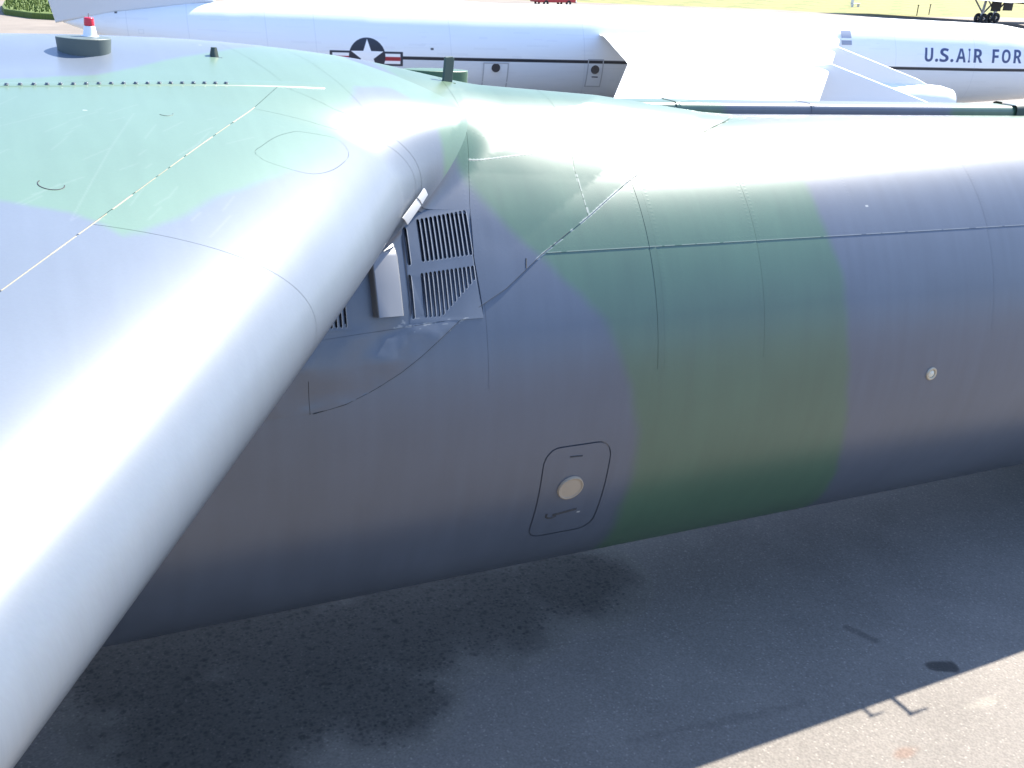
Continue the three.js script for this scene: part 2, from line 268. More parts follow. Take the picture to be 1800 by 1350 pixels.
const scratches = []; for (let i = 0; i < 46; i++) { const x = -0.3 + 1.3 * rnd(), z = 1.5 + 1.3 * rnd(), a = -0.95 + 0.5 * (rnd() - 0.5), l = 0.06 + 0.25 * rnd() ** 2; scratches.push([x, z, x + l * Math.cos(a), z + l * Math.sin(a)]); }
scratches.push([0.19, 2.8, 0.42, 2.05], [0.42, 2.05, 0.58, 1.57]);
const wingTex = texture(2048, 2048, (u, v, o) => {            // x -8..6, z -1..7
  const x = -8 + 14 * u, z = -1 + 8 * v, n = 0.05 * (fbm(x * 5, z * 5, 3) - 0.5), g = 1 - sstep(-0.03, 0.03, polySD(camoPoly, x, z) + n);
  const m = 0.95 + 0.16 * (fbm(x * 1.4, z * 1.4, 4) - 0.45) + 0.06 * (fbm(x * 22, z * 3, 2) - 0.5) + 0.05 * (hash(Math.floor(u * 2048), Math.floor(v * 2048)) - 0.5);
  for (let k = 0; k < 3; k++) o[k] = mix(WGREY_GLARE[k], WGREEN_GLARE[k], g) * m;
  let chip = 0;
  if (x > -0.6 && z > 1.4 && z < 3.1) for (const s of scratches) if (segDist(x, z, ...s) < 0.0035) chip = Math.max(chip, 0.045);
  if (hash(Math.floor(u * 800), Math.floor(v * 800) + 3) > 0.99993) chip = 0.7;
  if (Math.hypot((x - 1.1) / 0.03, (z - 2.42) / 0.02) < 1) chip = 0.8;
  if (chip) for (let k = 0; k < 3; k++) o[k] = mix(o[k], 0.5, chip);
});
// skin that ripples a little between the frames, with rows of rivets along the joints
const rivRows = [37.0, 38.5, 64], rivCols = [2.63, 2.69, 3.94, 4.05, 4.87, 4.93, 5.9, 7.27, 7.33];
const fusBump = greyTexture(2048, 1024, (u, v) => {
  const x = -8 + 20 * u, deg = -90 + 180 * v; let h = 0.45 + 0.3 * (fbm(x * 2.6, deg * 0.075, 3) - 0.5) + 0.035 * (fbm(x * 14, deg * 0.4, 2) - 0.5);
  for (const d of rivRows) if (Math.abs(deg - d) < 0.12 && Math.floor(u * 2048) % 4 === 0) h += 0.07;
  for (const c of rivCols) if (deg > 8 && Math.abs(x - c) < 0.006 && Math.floor(v * 1024) % 6 < 2) h += 0.055;
  return h;
});
const wingBump = greyTexture(1024, 1024, (u, v) => 0.5 + 0.3 * (fbm(u * 30, v * 18, 3) - 0.5) + 0.015 * (fbm(u * 160, v * 100, 2) - 0.5));
const ROUGH = 0.35;
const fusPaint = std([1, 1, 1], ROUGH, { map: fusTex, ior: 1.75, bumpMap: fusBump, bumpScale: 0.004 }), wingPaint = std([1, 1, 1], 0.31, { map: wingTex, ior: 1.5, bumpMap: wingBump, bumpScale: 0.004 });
const sealant = std([0.035, 0.037, 0.04], 0.8), paleSeal = std([0.25, 0.225, 0.165], 0.7), darkGreen = std([0.03, 0.05, 0.04], 0.6), darkHole = std([0.012, 0.013, 0.015], 0.9), greyPaint = std(GREY, 0.4), greenPaint = std(GREEN, 0.45);
const uvFus = (x, y, z) => [(x + 8) / 20, (degOf(y, z) + 90) / 180], uvWing = (x, y, z) => [(x + 8) / 14, (Math.abs(z) + 1) / 8];

// fuselage: a full body with skin panels laid on it along the middle
const NOSE = lut([-33, -30, -24, -16, -8, 10, 12.5, 14.5, 15.8, 16.4], [0.25, 0.4, 0.66, 0.9, 1, 1, 0.93, 0.7, 0.4, 0.05]);
const hullRing = (x, t, off) => { const k = NOSE(x), p = onHull(x, t, x > -7 && x < 9.5 ? off : 0); return [x, p[1] * k + YC + (x < -16 ? (1 - k) * 1.2 : 0) - (x > 12 ? (1 - k) * 0.7 : 0), p[2] * k]; };
const hull = part('fuselage', gridGeo(180, 96, (u, v) => hullRing(-33 + 49.4 * u, -180 + 360 * v + 90, -0.009), (p) => uvFus(p[0], p[1] - YC, p[2])), fusPaint, bomber);
const hatchSD = (x, deg) => sdRR(x - 3.4 + 0.0015 * (deg + 20), (deg + 19.75) * 0.0262, 0.275, 0.375, 0.12);
const frames = [-7, -4.4, -1.9, 0.4, 2.66, 3.965, 4.02, 4.9, 7.3, 9.5], rows = [[-88, 10, [-7, -1.9, 9.5]], [10, 37.75, frames], [37.75, 100, frames], [100, 150, frames]];
for (const [r, [dA, dB, xs]] of rows.entries()) for (let i = 0; i + 1 < xs.length; i++) {
  const x0 = xs[i] + (i ? 0.0008 : 0), x1 = xs[i + 1] - 0.0008, d0 = dA - (r === 2 ? 0.3 : 0), d1 = dB - (r > 0 ? 0.04 : 0), nx = Math.max(2, Math.round((x1 - x0) / 0.035)), nd = Math.round((d1 - d0) / 1.6);
  const lift = r >= 2 ? 0.003 : 0, doubler = r && i === 5 ? 0.0015 : 0;
  let m = { P: [], N: [], I: [] };
  for (let b = 0; b <= nd; b++) for (let a = 0; a <= nx; a++) { const x = mix(x0, x1, a / nx), deg = mix(d0, d1, b / nd), rim = r && (a === 0 || a === nx || b === nd); m.P.push(...onHull(x, deg, lift + doubler - (rim ? 0.0015 : 0))); const q = onHull(x, deg, 1), q0 = onHull(x, deg); m.N.push(q[0] - q0[0], q[1] - q0[1], q[2] - q0[2]); }
  for (let b = 0; b < nd; b++) for (let a = 0; a < nx; a++) { const k = b * (nx + 1) + a; m.I.push(k, k + 1, k + nx + 2, k, k + nx + 2, k + nx + 1); }
  if (r === 0 && i === 1) {
    const h = clip(m, (x, y, z) => -0.009 - hatchSD(x, degOf(y, z))); m = clip(m, (x, y, z) => hatchSD(x, degOf(y, z)));
    const hatch = part('hatch', shell(h, uvFus), fusPaint, bomber);
    const tan = std([0.34, 0.27, 0.19], 0.6), c = new THREE.Vector3(...onHull(3.375, -17.2, 0)), nn = new THREE.Vector3(...onHull(3.375, -17.2, 1)).sub(c);
    const disc = new THREE.LatheGeometry([[0, 0.012], [0.07, 0.011], [0.088, 0.008], [0.09, 0.016], [0.1, 0.016], [0.104, -0.012]].map((p) => new THREE.Vector2(...p)), 40);
    disc.applyQuaternion(new THREE.Quaternion().setFromUnitVectors(new THREE.Vector3(0, 1, 0), nn)); disc.translate(c.x, c.y + YC, c.z);
    part('porthole_cover', disc, tan, hatch);
    const at = (p, o) => onHull(p[0], p[1], o);
    part('handle', join(strip(dense([[3.3, -25.7], [3.49, -24.9]], 6), 0.022, 0.004, at), strip(smooth([[3.245, -24.9], [3.255, -26.3], [3.29, -26.7], [3.33, -26.2]], 8), 0.016, 0.005, at)), sealant, hatch);
    part('latch_mark', strip(dense([[3.32, -8.4], [3.42, -8.6]], 4), 0.012, 0.003, at), sealant, hatch);
  }
  part('skin_panel', shell(m, uvFus), fusPaint, hull);
}
{ // small round light in the side
  const p = part('side_light', new THREE.BufferGeometry(), std([0.42, 0.36, 0.26], 0.35, { metalness: 0.4 }), bomber);
  const c = new THREE.Vector3(...onHull(6.68, -0.1, 0)), q = new THREE.Quaternion().setFromUnitVectors(new THREE.Vector3(0, 1, 0), new THREE.Vector3(0, 0, 1));
  const ring = new THREE.LatheGeometry([[0.034, 0.004], [0.036, 0.012], [0.05, 0.014], [0.056, 0.008], [0.058, -0.004]].map((v) => new THREE.Vector2(...v)), 32), lens = new THREE.LatheGeometry([[0, 0.016], [0.018, 0.013], [0.034, 0.003]].map((v) => new THREE.Vector2(...v)), 32);
  for (const g of [ring, lens]) { g.applyQuaternion(q); g.translate(c.x, c.y + YC, c.z); }
  p.geometry = ring; part('lens', lens, std([0.6, 0.55, 0.42], 0.15), p);
}

// wing, centre section and root fairing, as one net cut at the panel joints
const net = surfaceNet(bodyDist, [-7.4, 0.05, -0.6], [5.56, 2.46, 5.3], 0.04);
const isWing = (x, y, z) => fairDist(x, y, z) - wingDist(x, y, z);
const lineFn = (ax, ab, bx, bb) => { const dx = bx - ax, db = bb - ab, l = Math.hypot(dx, db); return (a, b) => ((a - ax) * db - (b - ab) * dx) / l; };   // > 0 to one side of a line
const GAP = 0.0011;
const bodyNet = clip(net, (x, y, z) => Math.max(isWing(x, y, z), EDGE(degOf(y, z)) - x));
const wingNet = clip(bodyNet, isWing), fairNet = clip(clip(bodyNet, (x, y, z) => -isWing(x, y, z)), (x, y, z) => EDGE(degOf(y, z)) - x);
const outboard = gridGeo(120, 70, (u, v) => {                 // the rest of the span, one side
  const z = 5.3 + 22.7 * v, c = chord(z), s = c * (1 - Math.cos(Math.abs(u * 2 - 1) * Math.PI / 2)), up = u < 0.5 ? 1 : -1;
  return [xle(z) - s, midY(z, s) + up * halfThick(s, c) + YC, z];
}, (p) => uvWing(...p));
const port = gridGeo(120, 90, (u, v) => {
  const z = -0.59 - 27.4 * v, c = chord(z), s = c * (1 - Math.cos(Math.abs(u * 2 - 1) * Math.PI / 2)), up = u < 0.5 ? 1 : -1;
  return [xle(z) - s, midY(z, s) + up * halfThick(s, c) + YC, z];
}, (p) => uvWing(...p));
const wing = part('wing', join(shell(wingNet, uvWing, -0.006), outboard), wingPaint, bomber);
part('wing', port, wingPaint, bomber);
const fairing = part('root_fairing', shell(fairNet, uvFus, -0.008), fusPaint, bomber);
const spar = lineFn(-0.07, 3.34, 1.33, 1.1), sgn = Math.sign(spar(3, 3));
const fwdOfSpar = (x, z) => sgn * spar(x, z), ribZ = (x) => 2.8 + 0.02 * x, rootZ = lut([-8, 0, 0.3, 0.7, 1.1, 1.45, 1.75, 2.3], [1.3, 1.21, 1.17, 1.08, 0.97, 0.87, 1.05, 1.12]);
const oval = smooth([[1.42, 1.44], [1.56, 1.39], [1.68, 1.36], [1.71, 1.46], [1.61, 1.65], [1.47, 1.82], [1.36, 1.9], [1.24, 1.92], [1.13, 1.9], [1.11, 1.84], [1.17, 1.74], [1.29, 1.57], [1.42, 1.44]], 40).slice(0, -1);
const wingPiece = (...fs) => { let m = wingNet; for (const f of fs) m = clip(m, f); return m; };
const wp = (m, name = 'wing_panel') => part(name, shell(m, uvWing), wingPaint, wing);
const rt = (s) => (x, y, z) => s * (z - rootZ(x)) - GAP, sp = (s) => (x, y, z) => s * fwdOfSpar(x, z) - GAP, rb = (s) => (x, y, z) => s * (z - ribZ(x)) - GAP;
wp(wingPiece(rt(1), sp(-1)));                                 // behind the spar joint
wp(wingPiece(rt(1), sp(1), rb(1)));                           // leading edge, outboard of the rib joint
const mid = wingPiece(rt(1), sp(1), rb(-1)), w3 = (s) => (x, y, z) => s * (z - 1.26 + 0.09 * sstep(1.6, 2.1, x)) - GAP * 0.8;
wp(clip(clip(mid, w3(1)), (x, y, z) => (y > 1.6 ? polySD(oval, x, z) : 1) - 0.0009)); wp(clip(clip(mid, w3(1)), (x, y, z) => (y > 1.6 ? -polySD(oval, x, z) : -1) - 0.0009), 'access_panel');
wp(clip(mid, w3(-1)));
const l1 = lineFn(1.22, -0.1, 1.47, 0.71), l2 = lineFn(1.62, -0.2, 1.86, 0.62), s1 = Math.sign(l1(5, 0)), s2 = Math.sign(l2(5, 0));
const cut1 = (s) => (x, y, z) => s * s1 * l1(x, z) - GAP * 0.7, cut2 = (s) => (x, y, z) => s * s2 * l2(x, z) - GAP * 0.7;
wp(wingPiece(rt(-1), cut1(-1)), 'centre_panel'); wp(wingPiece(rt(-1), cut1(1), cut2(-1)), 'centre_panel'); wp(wingPiece(rt(-1), cut2(1)), 'centre_panel');
const atTop = (p, o) => onTop(p[0], p[1], o);
{
  const L = dense([[-1.2, 5.15], [-0.07, 3.34], [0.29, 2.77], [0.83, 1.9], [1.29, 1.165]], 40), runs = [];
  for (let i = 0; i + 4 < L.length;) { const n = 3 + Math.floor(9 * rnd()); runs.push(strip(L.slice(i, i + n), 0.003 + 0.004 * rnd(), 0.0016, atTop)); i += n - 1 + Math.floor(2.2 * rnd()); }
  part('sealant_bead', join(...runs), paleSeal, wing);
}
{ // bolted strip along the wing root
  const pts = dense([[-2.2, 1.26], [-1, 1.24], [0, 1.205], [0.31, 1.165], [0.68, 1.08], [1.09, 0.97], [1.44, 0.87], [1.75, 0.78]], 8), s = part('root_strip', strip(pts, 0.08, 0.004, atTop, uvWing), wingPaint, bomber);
  const bolt = new THREE.CylinderGeometry(0.009, 0.012, 0.01, 10);
  for (let k = 0; k < 34; k++) { const x = -0.9 + k * 0.062, z = rootZ(Math.min(x, 1.45)) + 0.012, p = onTop(x, z, 0.009), b = part('bolt', bolt, wingPaint, s); b.position.set(p[0], p[1] + YC, p[2]); }
}
for (const [x, z, r] of [[0.73, 1.51, 0.045], [0.145, 2.49, 0.05]]) { // flush caps in the wing
  const ring = []; for (let k = 0; k <= 32; k++) ring.push([x + r * Math.cos(k * Math.PI / 16), z + r * Math.sin(k * Math.PI / 16)]);
  part('filler_cap', strip(ring.slice(0, r > 0.045 ? 20 : 12), 0.004, 0.002, atTop), r > 0.045 ? sealant : std([0.09, 0.13, 0.11], 0.5), wing);
}

// root fairing panels, cut in x and angle
const fp = (...fs) => { let m = fairNet; for (const f of fs) m = clip(m, f); return m; };
const seamX = lut([10, 26.8, 37.1, 48.3, 58.7, 90], [2.75, 2.64, 2.62, 2.65, 2.71, 2.8]), frontX = lut([30, 45.4, 57.3, 65, 90], [3.55, 3.525, 3.52, 3.55, 3.6]);
const q = (f) => (x, y, z) => f(x, degOf(y, z)) - GAP, sideS = (s) => q((x, d) => s * (x - seamX(d))), frontS = (s) => q((x, d) => s * (x - frontX(d))), midS = (s) => q((x, d) => s * (d - 57.9 - (x - 2.71) * 5.9) * 0.03), lowS = (s) => q((x, d) => s * (d - 22.9 - (x - 1.57) * 2.1) * 0.026);
const inBox = (x, d, x0, x1, d0, d1) => Math.min(x - x0, x1 - x, (d - d0) * 0.026, (d1 - d) * 0.026);
const LP = [[2.135, 2.64, 24.6, 47.2], [1.5, 1.765, 24.3, 31.2]];
const outOfLouvres = (x, y, z) => { const d = degOf(y, z); return -Math.max(...LP.map((b) => inBox(x, d, b[0], b[1], b[2], b[3]))); };
const fpart = (m) => part('fairing_panel', shell(m, uvFus), fusPaint, fairing);
fpart(fp(frontS(1))); fpart(fp(frontS(-1), sideS(1), midS(1))); fpart(fp(frontS(-1), sideS(1), midS(-1))); fpart(fp(sideS(-1), lowS(1), outOfLouvres)); fpart(fp(sideS(-1), lowS(-1)));
fairing.geometry = shell(clip(fairNet, (x, y, z) => outOfLouvres(x, y, z) + 0.02), uvFus, -0.008);
function lip(path, r) {                                        // half-round ridge on the fairing
  const C = path.map((p) => onFair(p[0], p[1])), P = [], I = [];
  for (let i = 0; i < C.length; i++) {
    const a = C[Math.max(0, i - 1)], c = C[Math.min(C.length - 1, i + 1)], t = new THREE.Vector3(c[0] - a[0], c[1] - a[1], c[2] - a[2]).normalize(), n = new THREE.Vector3(...normalAt(fairDist, ...C[i])), s = t.clone().cross(n).normalize(), k = i === 0 || i === C.length - 1 ? 0.4 : 1;
    for (let q = 0; q <= 5; q++) { const th = q / 5 * Math.PI; for (let e = 0; e < 3; e++) P.push(C[i][e] + (s.getComponent(e) * Math.cos(th) * r + n.getComponent(e) * (Math.sin(th) * r * 1.3 - 0.001)) * k + (e === 1 ? YC : 0)); }
  }
  for (let i = 0; i + 1 < C.length; i++) for (let q = 0; q < 5; q++) { const a = i * 6 + q; I.push(a, a + 6, a + 7, a, a + 7, a + 1); }
  return makeGeo(P, I);
}
function louvrePanel([x0, x1, d0, d1], slots) {                // slots: [x, d bottom, d top, width]
  const K = 38, sh = new THREE.Shape([[x0, d0 / K], [x1, d0 / K], [x1, d1 / K], [x0, d1 / K]].map((p) => new THREE.Vector2(...p)));
  for (const [x, a, b, w] of slots) { const h = new THREE.Path(), r = w / 2, ya = a / K, yb = b / K, e = 0.025; h.moveTo(x - r, ya + e); h.lineTo(x - r, yb - e); h.quadraticCurveTo(x - r, yb, x, yb); h.quadraticCurveTo(x + r, yb, x + r, yb - e); for (let i = 1; i < 6; i++) h.lineTo(x + r, mix(yb - e, ya + e, i / 6)); h.lineTo(x + r, ya + e); h.quadraticCurveTo(x + r, ya, x, ya); h.quadraticCurveTo(x - r, ya, x - r, ya + e); sh.holes.push(h); }
  const g = new THREE.ShapeGeometry(sh, 4), p = g.attributes.position, P = [], UV = [];
  for (let i = 0; i < p.count; i++) { const v = onFair(p.getX(i), p.getY(i) * K, 0.0015); P.push(v[0], v[1] + YC, v[2]); UV.push(...uvFus(...v)); }
  const panel = part('louvre_panel', makeGeo(P, [...g.index.array], UV), fusPaint, bomber);
  const at = (u, v, o) => { const s = onFair(mix(x0, x1, u), mix(d0, d1, v), o); return [s[0], s[1] + YC, s[2]]; };
  const well = join(gridGeo(10, 10, (u, v) => at(u, v, -0.12)), gridGeo(10, 2, (u, v) => at(u, 0, -0.12 * v)), gridGeo(10, 2, (u, v) => at(u, 1, -0.12 * v)), gridGeo(2, 10, (u, v) => at(0, v, -0.12 * u)), gridGeo(2, 10, (u, v) => at(1, v, -0.12 * u)));
  part('vent_well', well, greyPaint, panel);
  for (const [x, a, b, w] of slots) {                          // each louvre: a rolled lip down one edge of its slot and round its foot
    part('baffle', gridGeo(3, 6, (u, v) => { const s = onFair(x - w / 2 - 0.001 + (w + 0.01) * u, mix(a - 0.2, b + 0.2, v), -0.0015 - 0.034 * u); return [s[0], s[1] + YC, s[2]]; }), greyPaint, panel);
    const path = []; for (let k = 0; k <= 9; k++) path.push([x + w / 2 + 0.001, mix(b, a + 0.7, k / 9)]); path.push([x + w / 2 + 0.001, a + 0.25], [x + w / 4, a - 0.1], [x - w / 4, a - 0.15]);
    part('louvre', lip(path, 0.003), louvreMetal, panel);
  }
}
const louvreMetal = std([0.3, 0.31, 0.32], 0.3);
{
  const A = []; for (let k = 0; k < 12; k++) { const t = k / 11, x = 2.268 + 0.334 * t; A.push([x, 36.6 + 1.0 * t, 45.2 + 1.9 * t, 0.023]); }
  for (let k = 0; k < 13; k++) { const t = k / 12, x = 2.248 + 0.352 * t; A.push([x, k < 4 ? 25.6 : mix(25.9, 32.4, (k - 4) / 8), 34.4 + 1.0 * t, 0.023]); }
  A.push([2.172, 36.0, 43.6, 0.026], [2.162, 25.5, 34.2, 0.026]); louvrePanel(LP[0], A);
  const B = []; for (let k = 0; k < 7; k++) B.push([1.545 + 0.03 * k, 24.9, 30.2, 0.018]); louvrePanel(LP[1], B);
}
{ // air scoop: sloping top, flat face, open underneath
  const pt = (x, d, o) => { const s = onFair(x, d, o); return [s[0], s[1] + YC, s[2]]; }, rows2 = [[40.4, 0.004, 0.004], [39.0, 0.05, 0.03], [37.6, 0.075, 0.05], [32, 0.075, 0.05], [26.3, 0.085, 0.055]], xl = 1.905, xr = 2.085;
  const g = gridGeo(6, rows2.length - 1, (u, v) => { const r = rows2[Math.round(v * (rows2.length - 1))], U = u * 6, x = [xl - 0.004, xl, xl + 0.012, mix(xl, xr, 0.5), xr - 0.012, xr, xr + 0.004][Math.round(U)], o = mix(r[1], r[2], (x - xl) / (xr - xl)), f = [0, 0.8, 1, 1, 1, 0.8, 0][Math.round(U)]; return pt(x, r[0] + (1 - f) * 0.1, 0.001 + o * f); });
  part('air_scoop', g, std([0.2, 0.205, 0.215], 0.33, { metalness: 0.3 }), bomber);
}
for (const c of [[[2.086, 1.425, 1.312], [2.172, 1.345, 1.17], [2.278, 1.448, 1.11], [2.225, 1.505, 1.172]], [[2.231, 1.51, 1.172], [2.286, 1.455, 1.106], [2.33, 1.508, 1.085], [2.29, 1.558, 1.122]]]) { // two bright plates clipped under the leading edge
  const at = (a, e, o) => { const p = [0, 1, 2].map((k) => mix(mix(c[0][k], c[3][k], a), mix(c[1][k], c[2][k], a), e)); return [p[0] - 0.004 + o * 0.45, p[1] + YC + 0.012 + o * 0.25 + 0.006 * Math.sin(e * Math.PI), p[2] + 0.022 + o * 0.85]; };
  part('bracket_plate', join(gridGeo(4, 4, (u, v) => at(u, v, 0.006)), gridGeo(4, 4, (u, v) => at(u, v, 0)), gridGeo(4, 1, (u, v) => at(u, 1, 0.006 * v)), gridGeo(4, 1, (u, v) => at(u, 0, 0.006 * v)), gridGeo(4, 1, (u, v) => at(0, u, 0.006 * v)), gridGeo(4, 1, (u, v) => at(1, u, 0.006 * v))), std([0.75, 0.75, 0.73], 0.4), bomber);
}
part('edge_seal', join(strip(dense([[1.47, 15.5], [1.475, 9.1]], 8), 0.004, 0.001, (p) => onFair(p[0], p[1])), strip(Array.from({ length: 60 }, (_, k) => { const d = 9.1 + 33 * k / 59; return [EDGE(d) - 0.001, d]; }), 0.003, 0.0008, (p) => onFair(p[0] - 0.003, p[1]))), sealant, fairing);
// short dark slots in the fairing skin
const atSide = (p, o) => onFair(p[0], p[1], o);
part('drain_slot', strip(dense([[2.985, 34.3], [2.995, 36.4]], 5), 0.01, 0.002, atSide), sealant, fairing);

// ---------- fittings on top of the bomber ----------
function oval3(cx, cz, a, b, h, y, flare, n = 40) {             // oval drum, pointed towards the tail
  const ring = (k, s, yy) => { const t = k / n * 2 * Math.PI, c = Math.cos(t); return [cx + a * s * (c < 0 ? -Math.pow(-c, 0.9) : c), yy, cz + b * s * Math.sin(t) * (c < 0 ? 1 - 0.35 * c * c : 1)]; };
  const lv = [[1.0, 0], [1.0 + flare, h - 0.006], [0.99 + flare, h], [0, h]];
  return gridGeo(n, 3, (u, v) => { const [s, yy] = lv[Math.round(v * 3)]; return ring(Math.round(u * n), Math.max(s, 0.001), y + yy); });
}
part('antenna_drum', oval3(0.455, 0.47, 0.14, 0.125, 0.1, YC + 2.235, 0.06), std([0.075, 0.1, 0.095], 0.5), bomber);
part('antenna_drum', oval3(2.93, -0.36, 0.26, 0.11, 0.12, YC + 2.0, 0.0), greenPaint, bomber);
{
  const b = part('beacon', new THREE.LatheGeometry([[0, 0], [0.046, 0], [0.047, 0.006], [0.038, 0.01], [0.03, 0.056], [0.0265, 0.06], [0, 0.06]].map((p) => new THREE.Vector2(...p)), 28), std([0.75, 0.75, 0.74], 0.4), bomber); b.position.set(0.495, YC + 2.333, 0.42);
  part('beacon_lens', new THREE.LatheGeometry([[0, 0.06], [0.027, 0.06], [0.028, 0.064], [0.0275, 0.1], [0.022, 0.106], [0, 0.107]].map((p) => new THREE.Vector2(...p)), 28), std([0.55, 0.015, 0.04], 0.25), b);
  part('beacon_pin', rod([0, 0.1, 0], [0, 0.127, 0], 0.003, 0.003, 8), std([0.2, 0.2, 0.2], 0.4), b);
}
{
  const s = part('vent_stub', new THREE.CylinderGeometry(0.021, 0.034, 0.058, 4).rotateY(Math.PI / 4), darkGreen, bomber); s.position.set(1.178, YC + 2.272, 0.46);
  part('stub_flange', box(0.085, 0.006, 0.06, 0, -0.029, 0, 0.002), greyPaint, s);
}
{
  const sh = new THREE.Shape([[-0.04, -0.01], [0.036, -0.01], [0.046, 0.166], [0.03, 0.176], [-0.026, 0.172]].map((p) => new THREE.Vector2(...p))), g = new THREE.ExtrudeGeometry(sh, { depth: 0.012, bevelSize: 0.005, bevelThickness: 0.005, bevelSegments: 2 }); g.rotateY(0.35); g.translate(2.836, YC + 2.078, 0.1);
  const b = part('blade_antenna', g, std([0.045, 0.075, 0.062], 0.5), bomber); part('antenna_foot', box(0.12, 0.008, 0.05, 2.836, YC + 2.08, 0.1, 0.003), greenPaint, b);
}
{ // duct along the back, and its collar
  const prof = [[-0.15, 1.6], [-0.15, 1.87], [-0.156, 1.898], [-0.172, 1.918], [-0.2, 1.93], [-0.38, 1.93], [-0.41, 1.918], [-0.42, 1.88], [-0.42, 1.6]], sweepX = (x0, x1, n, grow) => gridGeo(n, prof.length - 1, (u, v) => { const p = prof[Math.round(v * (prof.length - 1))]; return [mix(x0, x1, u), YC + p[1] + (p[1] > 1.7 ? grow : 0), p[0] + (p[0] > -0.3 ? grow : -grow)]; }, (p) => uvFus(p[0], p[1] - YC, p[2]));
  const d = part('dorsal_duct', sweepX(3.9, 13, 60, 0), fusPaint, bomber);
  part('duct_collar', join(sweepX(8.97, 9.1, 2, 0.02)), darkGreen, d); part('duct_band', sweepX(4.98, 5.02, 1, 0.006), fusPaint, d); part('duct_band', sweepX(6.4, 6.43, 1, 0.004), fusPaint, d);
}
for (const [x, y, out, fw, r] of [[8.62, 0.62, 0.2, 0.17, 0.016], [8.33, 0.64, 0.09, 0.12, 0.012]]) { // probes in the side ahead of the picture; their shadows fall on the apron
  const z = FA * Math.sqrt(1 - (y / FB) ** 2); part('pitot_probe', join(rod([x, YC + y, z - 0.02], [x, YC + y, z + out], r * 1.2, r), rod([x - 0.02, YC + y, z + out], [x + fw, YC + y, z + out], r, r * 0.6)), darkGreen, bomber);
}
function bogie(parent, x, y, z, r, strutTop) {
  const tyre = std([0.02, 0.02, 0.021], 0.85), metal = std([0.4, 0.41, 0.42], 0.4, { metalness: 0.5 });
  const g = part('landing_gear', join(rod([x, y, z], [x, strutTop, z], 0.12), rod([x, y, z - 0.5], [x, y, z + 0.5], 0.08)), metal, parent);
  for (const s of [-0.42, 0.42]) { const w = part('wheel', new THREE.TorusGeometry(r * 0.68, r * 0.32, 12, 28), tyre, g); w.position.set(x, y, z + s); }
}
for (const x of [11.8, -6.5]) for (const z of [-0.75, 0.75]) bogie(bomber, x, 0.6 + (x > 0 ? 0.36 : -0.2), z, 0.6, 1.8);

// ---------- white jet parked behind ----------
const jet = thing('white_jet', 'white swept wing jet with star roundel and dark blue lettering behind the bomber', 'airplane', [10.04, -0.6, -23.6], -13 * Math.PI / 180);
const jc = document.createElement('canvas'); jc.width = 2048; jc.height = 256;   // x -9..26, y 1.4..4.9
{
  const c = jc.getContext('2d'), X = (x) => (x + 9) / 35 * 2048, Y = (y) => 256 - (y - 1.4) / 3.5 * 256, kx = 2048 / 35, ky = 256 / 3.5, navy = '#2a3147';
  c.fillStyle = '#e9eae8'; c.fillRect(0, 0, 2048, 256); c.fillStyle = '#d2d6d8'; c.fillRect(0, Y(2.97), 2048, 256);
  for (let i = 0; i < 900; i++) { c.fillStyle = `rgba(${rnd() < 0.5 ? '90,90,95' : '255,255,255'},${0.01 + 0.03 * rnd()})`; c.fillRect(rnd() * 2048, rnd() * 256, 4 + 60 * rnd(), 1 + 4 * rnd()); }
  c.fillStyle = '#20252e'; c.fillRect(X(0.9), Y(3.02), X(26) - X(0.9), 0.09 * ky);
  c.strokeStyle = 'rgba(140,148,156,.18)'; c.lineWidth = 1; for (const x of [-6.9, -5.2, -3, -1.6, 2.4, 6.6, 10, 13, 17.4, 20.4]) { c.beginPath(); c.moveTo(X(x), 0); c.lineTo(X(x + 0.25), 256); c.stroke(); }
  c.strokeRect(X(-6.5), Y(3.55), 8, 8); c.fillStyle = '#3d3d40'; c.fillRect(X(1.9), Y(3.28), 5, 4); c.fillRect(X(-7.15), Y(4.0), 4, 3);
  // roundel: bars, disc, star
  c.fillStyle = '#262c3a'; c.fillRect(X(-1.1), Y(3.145), 2.16 * kx, 0.41 * ky); c.fillStyle = '#f2f2f0'; c.fillRect(X(-1.03), Y(3.09), 2.02 * kx, 0.3 * ky); c.fillStyle = '#9a2433'; c.fillRect(X(-1.03), Y(2.995), 2.02 * kx, 0.11 * ky);
  c.fillStyle = '#262c3a'; c.beginPath(); c.ellipse(X(0), Y(2.99), 0.54 * kx, 0.54 * ky, 0, 0, 7); c.fill();
  c.fillStyle = '#f4f4f2'; c.beginPath(); for (let k = 0; k < 10; k++) { const a = -Math.PI / 2 + k * Math.PI / 5, r = k % 2 ? 0.2 : 0.51; c[k ? 'lineTo' : 'moveTo'](X(r * Math.cos(a)), Y(2.99 - r * Math.sin(a))); } c.fill();
  // lettering
  c.fillStyle = '#3c466b'; c.font = 'bold 100px sans-serif'; c.textBaseline = 'alphabetic';
  for (const [ch, a, b] of [['U', 18.56, 18.92], ['.', 19.0, 19.1], ['S', 19.14, 19.5], ['.', 19.58, 19.68], ['A', 19.8, 20.14], ['I', 20.24, 20.32], ['R', 20.42, 20.78], ['F', 21.14, 21.46], ['O', 21.56, 21.94], ['R', 22.04, 22.4], ['C', 22.5, 22.88], ['E', 23.0, 23.32]]) {
    const w = c.measureText(ch).width, dot = ch === '.'; c.save(); c.translate(X(a), Y(3.2)); c.scale((X(b) - X(a)) / w * (dot ? 1.9 : 1.12), 0.44 * ky / 73); c.fillText(ch, dot ? -w * 0.25 : -w * 0.05, 0); c.restore();
  }
}
